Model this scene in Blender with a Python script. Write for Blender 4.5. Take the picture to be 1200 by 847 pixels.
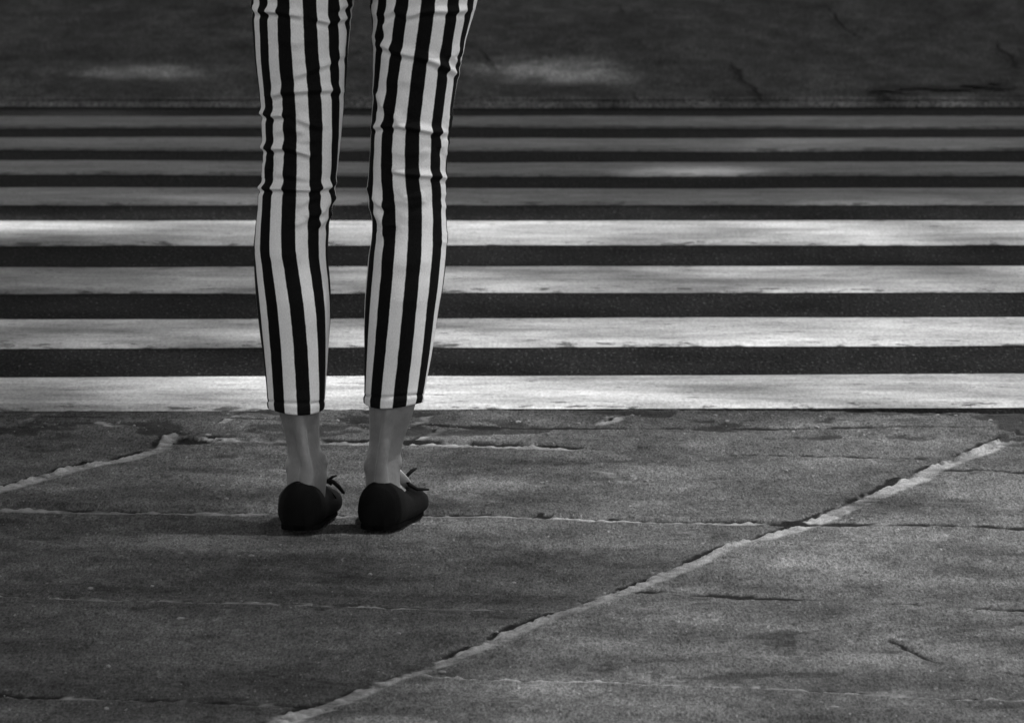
import bpy, bmesh, math, random
import numpy as np
from mathutils import Vector, Matrix

for o in list(bpy.data.objects):
    bpy.data.objects.remove(o)
random.seed(7)
RNG = np.random.default_rng(11)
SC = bpy.context.scene
COL = SC.collection
PI = math.pi

# ------------------------------------------------------------------ camera
F = 7800.0                      # focal length in pixels of the 1200 px wide photograph
HC = 1.472                      # eye height above the near pavement
PX, PY = 600.0, 423.5
HORIZON = -271.0
PITCH = math.atan((PY - HORIZON) / F)
cam_d = bpy.data.cameras.new('camera')
cam = bpy.data.objects.new('camera', cam_d)
COL.objects.link(cam)
cam.location = (0, 0, HC)
cam.rotation_euler = (PI / 2 - PITCH, 0, 0)
cam_d.sensor_fit = 'HORIZONTAL'
cam_d.sensor_width = 36
cam_d.lens = 36 * F / 1200
cam_d.clip_start = 0.1
cam_d.clip_end = 3000
ZOOM = 1200 / 809               # the printed part of the photograph fills the picture; its border and mount are left out
cam_d.lens *= ZOOM
cam_d.shift_y = -(480.3 - PY) / 809
cam_d.dof.use_dof = True
cam_d.dof.focus_distance = 13.2
cam_d.dof.aperture_fstop = 32
SC.camera = cam

# ------------------------------------------------------------------ light
SUN_EL = math.radians(67)
SUN_AZ = math.radians(98)       # the sun stands high to the right
SUN_DIR = np.array([math.sin(SUN_AZ) * math.cos(SUN_EL), math.cos(SUN_AZ) * math.cos(SUN_EL), math.sin(SUN_EL)])
W = bpy.data.worlds.new('World')
SC.world = W
W.use_nodes = True
wn = W.node_tree.nodes; wl = W.node_tree.links
wn.clear()
sky = wn.new('ShaderNodeTexSky'); sky.sky_type = 'NISHITA'; sky.sun_disc = False
sky.sun_elevation = SUN_EL; sky.sun_rotation = SUN_AZ
bw = wn.new('ShaderNodeRGBToBW')            # a black and white photograph: the sky gives grey light
bg = wn.new('ShaderNodeBackground'); bg.inputs['Strength'].default_value = 0.12
wo = wn.new('ShaderNodeOutputWorld')
wl.new(sky.outputs[0], bw.inputs[0]); wl.new(bw.outputs[0], bg.inputs[0]); wl.new(bg.outputs[0], wo.inputs[0])
sl = bpy.data.lights.new('sun', 'SUN'); sl.energy = 2.5; sl.angle = math.radians(1.7); sl.color = (1, 1, 1)
sun = bpy.data.objects.new('sun', sl); COL.objects.link(sun)
sun.rotation_euler = Vector(SUN_DIR).to_track_quat('Z', 'Y').to_euler()
sun.location = (3, 20, 30)
SC.view_settings.view_transform = 'Standard'
SC.view_settings.look = 'None'
SC.view_settings.exposure = 1.3
SC.view_settings.gamma = 1.0
SC.view_settings.use_curve_mapping = False

# ------------------------------------------------------------------ picture <-> place
CP, SP = math.cos(PITCH), math.sin(PITCH)
def ray(x, y):
    a = (np.asarray(x, float) - PX) / F
    b = -(np.asarray(y, float) - PY) / F
    return a, CP + b * SP, -SP + b * CP
def ground(x, y, z=0.0):
    a, c, d = ray(x, y)
    t = (z - HC) / d
    return a * t, c * t
def at_depth(x, y, Y):
    a, c, d = ray(x, y)
    t = Y / c
    return a * t, HC + d * t
def to_px(X, Y, Z):
    zz = Z - HC
    fwd = Y * CP - zz * SP
    up = Y * SP + zz * CP
    return PX + F * X / fwd, PY - F * up / fwd

# ------------------------------------------------------------------ materials
def mat(name):
    m = bpy.data.materials.new(name); m.use_nodes = True
    nt = m.node_tree
    return m, nt, nt.nodes['Principled BSDF']
class G:
    """tiny node-graph helper"""
    def __init__(s, nt): s.nt = nt
    def n(s, t, **k):
        x = s.nt.nodes.new(t)
        for a, b in k.items(): setattr(x, a, b)
        return x
    def put(s, sock, v):
        if hasattr(v, 'is_linked') or isinstance(v, bpy.types.NodeSocket): s.nt.links.new(v, sock)
        else: sock.default_value = v
    def math(s, op, a, b=0.0, c=0.0, clamp=False):
        x = s.n('ShaderNodeMath', operation=op); x.use_clamp = clamp
        s.put(x.inputs[0], a); s.put(x.inputs[1], b); s.put(x.inputs[2], c)
        return x.outputs[0]
    def mapr(s, v, a, b, c, d):
        x = s.n('ShaderNodeMapRange'); x.clamp = True
        s.put(x.inputs[0], v)
        for i, q in enumerate((a, b, c, d)): s.put(x.inputs[1 + i], q)
        return x.outputs[0]
    def noise(s, vec, scale, detail=4, rough=0.55, dist=0.0):
        x = s.n('ShaderNodeTexNoise'); s.put(x.inputs['Vector'], vec)
        x.inputs['Scale'].default_value = scale; x.inputs['Detail'].default_value = detail
        x.inputs['Roughness'].default_value = rough; x.inputs['Distortion'].default_value = dist
        return x.outputs['Fac']
    def voro(s, vec, scale, feature='F1', out='Distance'):
        x = s.n('ShaderNodeTexVoronoi', feature=feature); s.put(x.inputs['Vector'], vec)
        x.inputs['Scale'].default_value = scale
        return x.outputs[out]
    def scale(s, vec, sc):
        x = s.n('ShaderNodeMapping'); s.put(x.inputs['Vector'], vec); x.inputs['Scale'].default_value = sc
        return x.outputs[0]
    def mix(s, f, a, b):
        return s.math('ADD', s.math('MULTIPLY', a, s.math('SUBTRACT', 1.0, f)), s.math('MULTIPLY', b, f))
    def bump(s, h, strength, dist, normal=None):
        x = s.n('ShaderNodeBump'); x.inputs['Strength'].default_value = strength
        x.inputs['Distance'].default_value = dist
        s.put(x.inputs['Height'], h)
        if normal is not None: s.put(x.inputs['Normal'], normal)
        return x.outputs[0]
    def coords(s): return s.n('ShaderNodeTexCoord').outputs['Object']
    def attr(s, name):
        x = s.n('ShaderNodeAttribute'); x.attribute_name = name
        return x.outputs['Fac']

def m_asphalt(name, base, lo=0.6, hi=1.45, speck=0.16, rough=0.85, streak=0.25):
    m, nt, p = mat(name); g = G(nt); c = g.coords()
    ca = g.scale(c, (1, 0.16, 1))
    grain = g.noise(ca, 230, 3, 0.65)
    stone = g.voro(ca, 150)
    spk = g.mapr(g.noise(ca, 190, 2, 0.5), 0.60, 0.72, 0, 1)
    patch = g.noise(g.scale(c, (1.0, 0.2, 1)), 6.0, 8, 0.72, 0.6)
    st = g.noise(g.scale(c, (1.0, 0.3, 1)), 11.0, 6, 0.75)
    v = g.math('MULTIPLY', base, g.mapr(patch, 0.3, 0.7, lo, hi))
    v = g.math('MULTIPLY', v, g.mapr(grain, 0.36, 0.64, 0.2, 2.0))
    v = g.math('MULTIPLY', v, g.mapr(st, 0.3, 0.7, 1 - streak, 1 + streak))
    v = g.math('ADD', v, g.math('MULTIPLY', spk, speck))
    g.put(p.inputs['Base Color'], v)
    p.inputs['Roughness'].default_value = 1.0
    p.inputs['Specular IOR Level'].default_value = 0.04
    h = g.math('ADD', grain, g.math('MULTIPLY', stone, 0.8))
    g.put(p.inputs['Normal'], g.bump(h, 0.7, 0.004))
    return m

def m_paint(name, base, wear):
    m, nt, p = mat(name); g = G(nt); c = g.coords()
    grain = g.noise(g.scale(c, (1, 0.18, 1)), 200, 4, 0.7)
    dirt = g.noise(g.scale(c, (0.6, 0.9, 1)), 3.2, 7, 0.7, 0.4)
    streak = g.noise(g.scale(c, (0.8, 1.8, 1)), 7.0, 6, 0.7)
    chips = g.noise(g.scale(c, (0.8, 1.3, 1)), 24.0, 7, 0.72, 0.2)
    edge = g.attr('edge')
    v = g.math('MULTIPLY', base, g.mapr(dirt, 0.35, 0.64, 0.52, 1.16))
    v = g.math('MULTIPLY', v, g.mapr(streak, 0.34, 0.66, 0.70, 1.18))
    v = g.math('MULTIPLY', v, g.mapr(grain, 0.32, 0.68, 0.72, 1.2))
    th = g.math('ADD', g.math('ADD', chips, wear), g.math('MULTIPLY', edge, 0.085))
    bare = g.mapr(th, 0.61, 0.66, 0, 0.9)
    v = g.mix(bare, v, 0.05)
    g.put(p.inputs['Base Color'], v)
    p.inputs['Roughness'].default_value = 0.6
    p.inputs['Specular IOR Level'].default_value = 0.1
    g.put(p.inputs['Normal'], g.bump(g.math('SUBTRACT', grain, g.math('MULTIPLY', bare, 0.8)), 0.5, 0.003))
    return m

def m_pavement():
    m, nt, p = mat('worn_concrete_slabs'); g = G(nt); c = g.coords()
    ca = g.scale(c, (1, 0.17, 1))
    grain = g.noise(ca, 330, 4, 0.72)
    fine = g.noise(ca, 75, 5, 0.72)
    blot = g.noise(g.scale(c, (1, 0.6, 1)), 2.6, 7, 0.66, 0.5)
    streak = g.noise(g.scale(c, (0.9, 0.7, 1)), 8.0, 7, 0.7, 0.8)
    lite = g.mapr(g.noise(ca, 190, 2, 0.5), 0.66, 0.76, 0, 1)
    pits = g.mapr(g.noise(g.scale(c, (1, 0.25, 1)), 70, 4, 0.65), 0.27, 0.34, 1, 0)
    v = g.math('MULTIPLY', 0.092, g.mapr(blot, 0.3, 0.7, 0.62, 1.3))
    v = g.math('MULTIPLY', v, g.mapr(streak, 0.32, 0.68, 0.62, 1.32))
    v = g.math('MULTIPLY', v, g.mapr(g.noise(g.scale(c, (1, 0.3, 1)), 28, 5, 0.72), 0.3, 0.7, 0.72, 1.28))
    v = g.math('MULTIPLY', v, g.mapr(grain, 0.35, 0.65, 0.42, 1.68))
    v = g.math('MULTIPLY', v, g.mapr(fine, 0.3, 0.7, 0.8, 1.2))
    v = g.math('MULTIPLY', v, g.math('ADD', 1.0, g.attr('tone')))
    v = g.math('ADD', v, g.math('MULTIPLY', lite, 0.13))
    v = g.mix(g.math('MULTIPLY', pits, 0.6), v, 0.03)
    blotch = g.mapr(g.noise(g.scale(c, (1, 0.55, 1)), 5.5, 3, 0.5), 0.62, 0.70, 0, 1)      # old stains
    v = g.math('MULTIPLY', v, g.math('SUBTRACT', 1.0, g.math('MULTIPLY', blotch, 0.32)))
    cell = g.voro(g.scale(c, (1, 1, 0)), 3.1)                                             # trodden gum
    gum = g.mapr(g.math('ADD', cell, g.math('MULTIPLY', g.noise(c, 60, 2, 0.5), 0.05)), 0.055, 0.075, 1, 0)
    v = g.mix(g.math('MULTIPLY', gum, 0.55), v, 0.03)
    mort = g.attr('mortar')
    mv = g.math('MULTIPLY', 0.37, g.mapr(g.noise(c, 55, 5, 0.75), 0.3, 0.7, 0.45, 1.35))
    v = g.mix(mort, v, mv)
    v = g.mix(g.attr('crack'), v, 0.015)
    g.put(p.inputs['Base Color'], v)
    p.inputs['Roughness'].default_value = 0.95
    p.inputs['Specular IOR Level'].default_value = 0.08
    h = g.math('ADD', grain, g.math('MULTIPLY', fine, 1.6))
    g.put(p.inputs['Normal'], g.bump(h, 0.65, 0.005))
    return m

def m_plain(name, col, rough=0.7, bump=0.0, bscale=200, spec=0.4, var=0.15, vscale=20):
    m, nt, p = mat(name); g = G(nt); c = g.coords()
    v = g.math('MULTIPLY', col, g.mapr(g.noise(c, vscale, 4, 0.6), 0.3, 0.7, 1 - var, 1 + var))
    g.put(p.inputs['Base Color'], v)
    p.inputs['Roughness'].default_value = rough
    p.inputs['Specular IOR Level'].default_value = spec
    if bump: g.put(p.inputs['Normal'], g.bump(g.noise(c, bscale, 3, 0.6), bump, 0.002))
    return m

def m_stripes():
    m, nt, p = mat('striped_cotton'); g = G(nt)
    uv = g.n('ShaderNodeUVMap'); uv.uv_map = 'UVMap'
    sep = g.n('ShaderNodeSeparateXYZ'); nt.links.new(uv.outputs[0], sep.inputs[0])
    c = g.coords()
    u = g.math('ADD', sep.outputs[0], g.math('MULTIPLY', g.math('SUBTRACT', g.noise(c, 60, 3, 0.6), 0.5), 0.05))
    d = g.math('ABSOLUTE', g.math('SUBTRACT', g.math('FRACT', g.math('ADD', u, 100.5)), 0.5))
    blk = g.mapr(d, 0.250, 0.275, 1, 0)      # 1 inside the black stripe
    weave = g.noise(g.scale(c, (1, 1, 0.35)), 900, 2, 0.5)
    soil = g.noise(c, 14, 4, 0.6)
    w = g.math('MULTIPLY', 0.70, g.mapr(soil, 0.3, 0.7, 0.9, 1.04))
    w = g.math('MULTIPLY', w, g.mapr(weave, 0.3, 0.7, 0.9, 1.08))
    b = g.math('MULTIPLY', 0.005, g.mapr(weave, 0.3, 0.7, 0.7, 1.4))
    hem = g.attr('hem')
    v = g.mix(blk, w, b)
    v = g.math('MULTIPLY', v, g.math('SUBTRACT', 1.0, g.math('MULTIPLY', hem, 0.55)))
    g.put(p.inputs['Base Color'], v)
    p.inputs['Roughness'].default_value = 0.85
    p.inputs['Specular IOR Level'].default_value = 0.06
    g.put(p.inputs['Normal'], g.bump(g.math('ADD', weave, g.math('MULTIPLY', g.noise(c, 90, 4, 0.6), 1.2)), 0.35, 0.0015))
    return m

M = {
 'asphalt': m_asphalt('dark_asphalt', 0.0075, speck=0.05),
 'old': m_asphalt('old_patched_asphalt', 0.066, 0.35, 1.7, 0.06, 0.9, 0.55),
 'seam': m_asphalt('pale_seam', 0.15, 0.5, 1.4, 0.05),
 'patch': m_asphalt('asphalt_repair', 0.042, 0.8, 1.2, 0.05),
 'slabs': m_pavement(),
 'stripes': m_stripes(),
 'skin': m_plain('skin', 0.145, 0.5, 0.35, 260, 0.4, 0.2, 45),
 'shoe': m_plain('black_suede', 0.003, 0.75, 0.3, 500, 0.05, 0.3, 40),
 'sole': m_plain('black_rubber', 0.003, 0.95, 0.2, 300, 0.02),
 'lace': m_plain('black_lace', 0.004, 0.8, 0.2, 600, 0.2),
 'lit_instep': m_plain('sunlit_skin', 0.62, 0.8, 0.2, 300, 0.2),  # sunlit skin of the instep, painted as a pale colour
 'shirt': m_plain('black_jersey', 0.018, 0.9, 0.3, 400, 0.15, 0.2, 15),
 'hair': m_plain('dark_hair', 0.02, 0.5, 0.6, 150, 0.4),
 'bark': m_plain('bark', 0.10, 0.9, 1.0, 25, 0.2, 0.4, 8),
 'leaf': m_plain('leaves', 0.06, 0.6, 0.0, 10, 0.3, 0.35, 3),
 'kerb': m_plain('granite_kerb', 0.20, 0.8, 0.6, 120, 0.3, 0.3, 25),
}

# ------------------------------------------------------------------ mesh helpers
def grid_mesh(name, X, Y, Z, material, attrs=None, parent=None, smooth=True, uv=None, closed_u=False):
    """X,Y,Z arrays [rows, cols] -> one quad sheet"""
    r, c = X.shape
    co = np.stack([X, Y, Z], -1).reshape(-1, 3).astype(np.float32)
    i = np.arange(r * c).reshape(r, c)
    if closed_u:
        a = i[:-1, :]; b = np.roll(i, -1, 1)[:-1, :]; d = i[1:, :]; e = np.roll(i, -1, 1)[1:, :]
    else:
        a = i[:-1, :-1]; b = i[:-1, 1:]; d = i[1:, :-1]; e = i[1:, 1:]
    q = np.stack([a, b, e, d], -1).reshape(-1, 4).astype(np.int32)
    me = bpy.data.meshes.new(name)
    me.vertices.add(len(co)); me.vertices.foreach_set('co', co.ravel())
    me.loops.add(q.size); me.loops.foreach_set('vertex_index', q.ravel())
    me.polygons.add(len(q)); me.polygons.foreach_set('loop_start', np.arange(0, q.size, 4, dtype=np.int32))
    try: me.polygons.foreach_set('loop_total', np.full(len(q), 4, np.int32))
    except Exception: pass
    me.update(calc_edges=True)
    me.polygons.foreach_set('use_smooth', np.full(len(q), smooth))
    for k, v in (attrs or {}).items():
        at = me.attributes.new(k, 'FLOAT', 'POINT'); at.data.foreach_set('value', v.ravel().astype(np.float32))
    if uv is not None:
        l = me.uv_layers.new(name='UVMap')
        uvf = uv.reshape(-1, 2)[q.ravel()].astype(np.float32)
        l.data.foreach_set('uv', uvf.ravel())
    me.materials.append(material)
    o = bpy.data.objects.new(name, me); COL.objects.link(o)
    if parent: o.parent = parent
    return o
def bm_obj(name, bm, material, parent=None, smooth=True):
    bmesh.ops.recalc_face_normals(bm, faces=bm.faces[:])
    me = bpy.data.meshes.new(name); bm.to_mesh(me); bm.free()
    for p in me.polygons: p.use_smooth = smooth
    me.materials.append(material)
    o = bpy.data.objects.new(name, me); COL.objects.link(o)
    if parent: o.parent = parent
    return o
def structure(o): o['kind'] = 'structure'; return o
def vnoise(X, Y, s, seed=0, octaves=4, gain=0.5):
    """smooth value noise, about -1..1"""
    out = np.zeros_like(X); amp = 1; tot = 0
    for k in range(octaves):
        r = np.random.default_rng(seed + k * 101)
        T = r.uniform(-1, 1, (256, 256))
        x = X * s + 57.3 * k + 500; y = Y * s + 31.7 * k + 500
        xi = np.floor(x).astype(int); yi = np.floor(y).astype(int)
        fx = x - xi; fy = y - yi
        fx = fx * fx * (3 - 2 * fx); fy = fy * fy * (3 - 2 * fy)
        xi &= 255; yi &= 255; x2 = (xi + 1) & 255; y2 = (yi + 1) & 255
        v = (T[xi, yi] * (1 - fx) + T[x2, yi] * fx) * (1 - fy) + (T[xi, y2] * (1 - fx) + T[x2, y2] * fx) * fy
        out += v * amp; tot += amp; amp *= gain; s *= 2
    return out / tot * 1.6
def poly_dist(X, Y, pts):
    """signed-ish distance to a polyline: (distance, side*distance, parameter 0..1)"""
    best = np.full(X.shape, 1e9); side = np.zeros(X.shape); par = np.zeros(X.shape)
    n = len(pts) - 1
    for k in range(n):
        (x0, y0), (x1, y1) = pts[k], pts[k + 1]
        dx, dy = x1 - x0, y1 - y0; L2 = dx * dx + dy * dy + 1e-12
        t = np.clip(((X - x0) * dx + (Y - y0) * dy) / L2, 0, 1)
        ex = X - (x0 + t * dx); ey = Y - (y0 + t * dy)
        d = np.hypot(ex, ey); m = d < best
        best[m] = d[m]; side[m] = (np.sign(dx * ey - dy * ex) * d)[m]; par[m] = ((k + t) / n)[m]
    return best, side, par

# ------------------------------------------------------------------ the road
ZR = -0.10
edges_px = [518.7, 492.7, 469.5, 447.3, 426.8, 406.6, 389.2, 370.4, 357.2, 344.8, 334.2, 324.0, 314.5, 304.9, 296.4, 287.4, 281.0]
Ys, Zs = [], []
for k, y in enumerate(edges_px):
    if k <= 7:
        _, Y = ground(600, y, ZR); Ys.append(float(Y)); Zs.append(ZR)
    else:
        Y = Ys[-1] + 0.502
        Ys.append(Y); Zs.append(float(at_depth(600, y, Y)[1]))
print('edges', [round(v, 2) for v in Ys], [round(v, 3) for v in Zs])
Y_SEAM = Ys[-1] + 0.12
prof_y = np.array([10.0] + Ys + [Y_SEAM, Y_SEAM + 3, 37.0, 37.01])
prof_z = np.array([ZR] + Zs + [Zs[-1] - 0.002, Zs[-1] + 0.012, Zs[-1] + 0.06, Zs[-1] + 0.06])
def road_z(Y): return np.interp(Y, prof_y, prof_z)

def sheet(name, xs, ys, zf, material, **k):
    X, Y = np.meshgrid(xs, ys)
    return structure(grid_mesh(name, X, Y, zf(X, Y), material, **k))

xs = np.concatenate([np.linspace(-60, -4, 15)[:-1], np.linspace(-4, 4, 161), np.linspace(4, 60, 15)[1:]])
ys = np.sort(np.concatenate([np.linspace(13.9, Y_SEAM, 220), np.array(Ys)]))
sheet('road', xs, ys, lambda X, Y: road_z(Y) + 0.004 * vnoise(X, Y, 0.8, 3, 3) * (np.abs(X) < 4) * np.clip((Y - 19) / 2, 0, 1), M['asphalt'])
# the older, patched surface across the road
ys2 = np.linspace(Y_SEAM + 0.02, 37.0, 260)
xs2 = np.concatenate([np.linspace(-60, -6, 15)[:-1], np.linspace(-6, 6, 300), np.linspace(6, 60, 15)[1:]])
def oldz(X, Y):
    z = road_z(Y) + 0.014
    z = z + 0.012 * vnoise(X, Y, 0.9, 21, 5) * np.clip((Y - Y_SEAM) / 0.8, 0.1, 1)
    return z
sheet('old_road', xs2, ys2, oldz, M['old'])
# lip where the two surfaces meet
Xl, Tl = np.meshgrid(np.linspace(-6, 6, 400), np.array([0, 1, 2, 3.]))
Yl = Y_SEAM - 0.03 + 0.045 * Tl + 0.008 * vnoise(Xl, Tl * 0, 4, 8, 4)
structure(grid_mesh('road_seam', Xl, Yl, road_z(Yl) + np.array([-0.01, 0.010, 0.017, 0.012])[:, None] + 0.002 * vnoise(Xl, Yl, 6, 9, 3), M['seam']))

# cracks of the old surface: narrow grooves filled with dirt, bright broken rims
def crack(pts, w, material, name, z=0.004, seed=0):
    r = np.random.default_rng(seed)
    P = []
    for k in range(len(pts) - 1):
        a, b = np.array(pts[k]), np.array(pts[k + 1])
        for t in np.linspace(0, 1, 9)[:-1]: P.append(a + (b - a) * t)
    P.append(np.array(pts[-1])); P = np.array(P); P += r.normal(0, w * 0.45, P.shape)
    d = np.gradient(P, axis=0); nrm = np.stack([-d[:, 1], d[:, 0]], 1); nrm /= np.linalg.norm(nrm, axis=1)[:, None] + 1e-9
    ww = w * (0.4 + 0.8 * r.random(len(P))) * np.clip(np.minimum(np.arange(len(P)), np.arange(len(P))[::-1]) / 3, 0.1, 1)
    A = P - nrm * ww[:, None] / 2; B = P + nrm * ww[:, None] / 2
    X = np.stack([A[:, 0], B[:, 0]]); Y = np.stack([A[:, 1], B[:, 1]])
    Z = oldz(X, Y) + z
    return structure(grid_mesh(name, X, Y, Z, material))
def gp(pts, z): return [tuple(float(v) for v in ground(x, y, z)) for x, y in pts]
ZF = float(Zs[-1]) + 0.03
for k, (pts, w, mm) in enumerate([
        ([(770, 240), (790, 258), (800, 272)], 0.014, 'asphalt'), ([(693, 262), (702, 274)], 0.01, 'patch'),
        ([(880, 261), (895, 268), (888, 274)], 0.02, 'asphalt'), ([(905, 264), (925, 259), (950, 262), (975, 258), (1000, 262)], 0.07, 'patch'),
        ([(972, 270), (980, 278)], 0.012, 'patch'), ([(845, 200), (862, 216), (880, 224)], 0.012, 'asphalt'),
        ([(680, 196), (692, 214)], 0.01, 'patch'), ([(574, 232), (590, 248)], 0.012, 'asphalt'),
        ([(985, 225), (1000, 247), (1040, 255)], 0.016, 'asphalt'), ([(100, 150), (150, 190), (160, 230)], 0.04, 'asphalt'),
        ([(1050, 120), (1090, 180), (1200, 200)], 0.05, 'asphalt'), ([(700, 110), (760, 150), (770, 200)], 0.05, 'asphalt')]):
    crack(gp(pts, ZF), w, M[mm], 'road_crack', 0.004 + 0.0005 * k, k)

# far kerb and far pavement
ZFP = float(prof_z[-1]) + 0.13
bm = bmesh.new()
x = -20.0
while x < 20:
    L = 1.0
    m4 = Matrix.Translation((x + L / 2, 37.09, ZFP - 0.10 + random.uniform(-.004, .004))) @ Matrix.Diagonal((L - 0.012, 0.16, 0.22, 1))
    bmesh.ops.create_cube(bm, size=1, matrix=m4); x += L
bmesh.ops.bevel(bm, geom=bm.edges[:], offset=0.012, segments=2, affect='EDGES')
structure(bm_obj('far_kerb', bm, M['kerb'], smooth=False))
Xf, Yf = np.meshgrid(np.linspace(-20, 20, 500), np.linspace(37.17, 62, 300))
def tiles(X, Y, sx, sy):
    u = X / sx; v = Y / sy
    row = np.floor(v); u = u + 0.5 * (row % 2)
    return np.minimum(np.abs(u - np.round(u)) * sx, np.abs(v - np.round(v)) * sy), np.floor(u) * 7.13 + row * 3.7
dj, idj = tiles(Xf, Yf, 1.2, 0.85)
structure(grid_mesh('far_pavement', Xf, Yf, ZFP + 0.004 * vnoise(Xf, Yf, 0.7, 4, 3), M['slabs'],
          {'mortar': np.clip(1 - dj / 0.03, 0, 1) * 0.3, 'crack': np.clip(1 - dj / 0.03, 0, 1) * 0.6, 'tone': 0.2 * np.sin(idj * 12.9)}))
# ground to the horizon
sheet('ground', np.linspace(-900, 900, 9), np.linspace(-300, 1500, 9), lambda X, Y: X * 0 - 0.6, M['old'])
sheet('far_ground', np.array([-60, 60.]), np.array([62, 110.]), lambda X, Y: X * 0 + ZFP - 0.01, M['old'])

# zebra stripes: each a painted band 3 mm proud of the road
tilt_px = [3.4, 3.0, 2.7, 2.2, 1.6, 1.0, 0.6, 0.3] + [0.0] * 8
paint_mats = [m_paint('road_paint', 0.54, 0.0), m_paint('road_paint_worn', 0.42, 0.01), m_paint('road_paint_old_shaded', 0.27, 0.02), m_paint('road_paint_faint', 0.20, 0.05)]  # dark mats of the far stripes: worn paint with shade put into the colour
for s in range(8):
    k0, k1 = 2 * s, 2 * s + 1
    xx = np.arange(-3.1, 3.1001, 0.02)
    slope0 = -tilt_px[k0] / 809 * 0; 
    def skew(k):      # metres of Y per metre of X
        a = float(ground(195, edges_px[k] + tilt_px[k] / 2, ZR)[1]); b = float(ground(1004, edges_px[k] - tilt_px[k] / 2, ZR)[1])
        return (b - a) / (2 * 404.5 * Ys[k] / F)
    t = np.linspace(0, 1, 15)
    Xg, Tg = np.meshgrid(xx, t)
    Y0 = Ys[k0] + skew(k0) * Xg; Y1 = Ys[k1] + skew(k1) * Xg
    e0 = 0.010 * vnoise(Xg, Xg * 0, 3, 50 + s, 5); e1 = 0.010 * vnoise(Xg, Xg * 0, 3, 80 + s, 5)
    Yg = (Y0 + e0) * (1 - Tg) + (Y1 + e1) * Tg
    Zg = road_z(Yg) + 0.006 + 0.004 * vnoise(Xg, Yg, 0.8, 3, 3) * np.clip((Yg - 19) / 2, 0, 1)
    Zg[0, :] -= 0.005; Zg[-1, :] -= 0.005
    edge = np.clip(1 - np.minimum(Tg, 1 - Tg) / 0.12, 0, 1)
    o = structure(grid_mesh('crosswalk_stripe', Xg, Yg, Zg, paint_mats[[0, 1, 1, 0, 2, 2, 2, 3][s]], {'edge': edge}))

# ------------------------------------------------------------------ the near pavement
def kerb_y(X):
    pts = [(-300, 521.0), (195, 520.2), (400, 519.8), (600, 519.6), (800, 521.0), (1004, 523.8), (1500, 529)]
    gx = []; gy = []
    for a, b in pts:
        q = ground(a, b, -0.004); gx.append(float(q[0])); gy.append(float(q[1]))
    return np.interp(X, gx, gy) + 0.016 * vnoise(np.asarray(X, float), np.asarray(X, float) * 0, 2.3, 61, 6, 0.62)
HX = 1.7
xs = np.arange(-HX, HX + 1e-6, 0.0027)
Y_N = 10.2
tv = np.linspace(0, 1, 600)
Xp, Tp = np.meshgrid(xs, tv)
Yp = Y_N + Tp * (kerb_y(Xp) - Y_N)
Zp = np.zeros_like(Xp)
mort = np.zeros_like(Xp); crk = np.zeros_like(Xp)
def ext(p0, p1, a, b):     # a straight joint through two picture points, carried on by a and b metres
    q0 = np.array(ground(*p0), float); q1 = np.array(ground(*p1), float)
    d = (q1 - q0) / np.linalg.norm(q1 - q0)
    return q0 - d * a, q1 + d * b
joints = []   # (ground polyline, mortar half width, crack half width, crack offset, raggedness)
def J(px, mw, cw, off=0.0, rag=0.006, m_amt=1.0): joints.append(([tuple(map(float, ground(*p))) for p in px], mw, cw, off, rag, m_amt))
# long mortar joints
J([(-40, 655), (195, 582), (262, 562), (300, 554), (322, 548), (334, 538)], 0.018, 0.006, 0.016)
J([(140, 872), (420, 765), (600, 696), (720, 650), (785, 622), (840, 604), (900, 580), (950, 558), (985, 543), (1004, 541)], 0.019, 0.006, 0.018)
J([(985, 543), (1200, 544)], 0.002, 0.005, 0.0)
J([(820, 985), (1010, 905), (1145, 846), (1260, 795)], 0.018, 0.006, 0.018)
# cross joints
J([(352, 541), (420, 543), (500, 544.5), (600, 548), (655, 550)], 0.0105, 0.008, 0.022, 0.007)
J([(340, 540), (346, 543), (356, 541)], 0.004, 0.018, 0.0)
J([(775, 552), (840, 554), (900, 556), (938, 557.5)], 0.003, 0.010, 0.004)
J([(938, 564.5), (975, 565), (1004, 566.5), (1200, 572)], 0.0, 0.012, 0.0)
J([(-40, 590), (195, 595.5), (300, 597), (410, 598.5)], 0.0105, 0.004, 0.016, 0.004)
J([(410, 599), (520, 601), (600, 602.6), (670, 604), (740, 605.5), (800, 606)], 0.0085, 0.006, 0.014, 0.006)
J([(800, 606), (870, 606), (920, 608), (1004, 611), (1250, 620)], 0.002, 0.010, 0.002)
J([(-40, 655), (100, 660), (300, 668), (500, 676), (650, 678)], 0.006, 0.005, 0.006)
J([(690, 662), (900, 672), (1240, 690)], 0.002, 0.010, 0.0)
J([(-60, 735), (200, 744), (450, 754)], 0.005, 0.007, 0.005)
J([(520, 728), (800, 740), (1240, 762)], 0.005, 0.005, 0.005)
J([(280, 818), (600, 832), (900, 846), (1200, 862)], 0.005, 0.006, 0.005)
J([(-60, 816), (150, 823), (270, 828)], 0.002, 0.009, 0.0)
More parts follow.
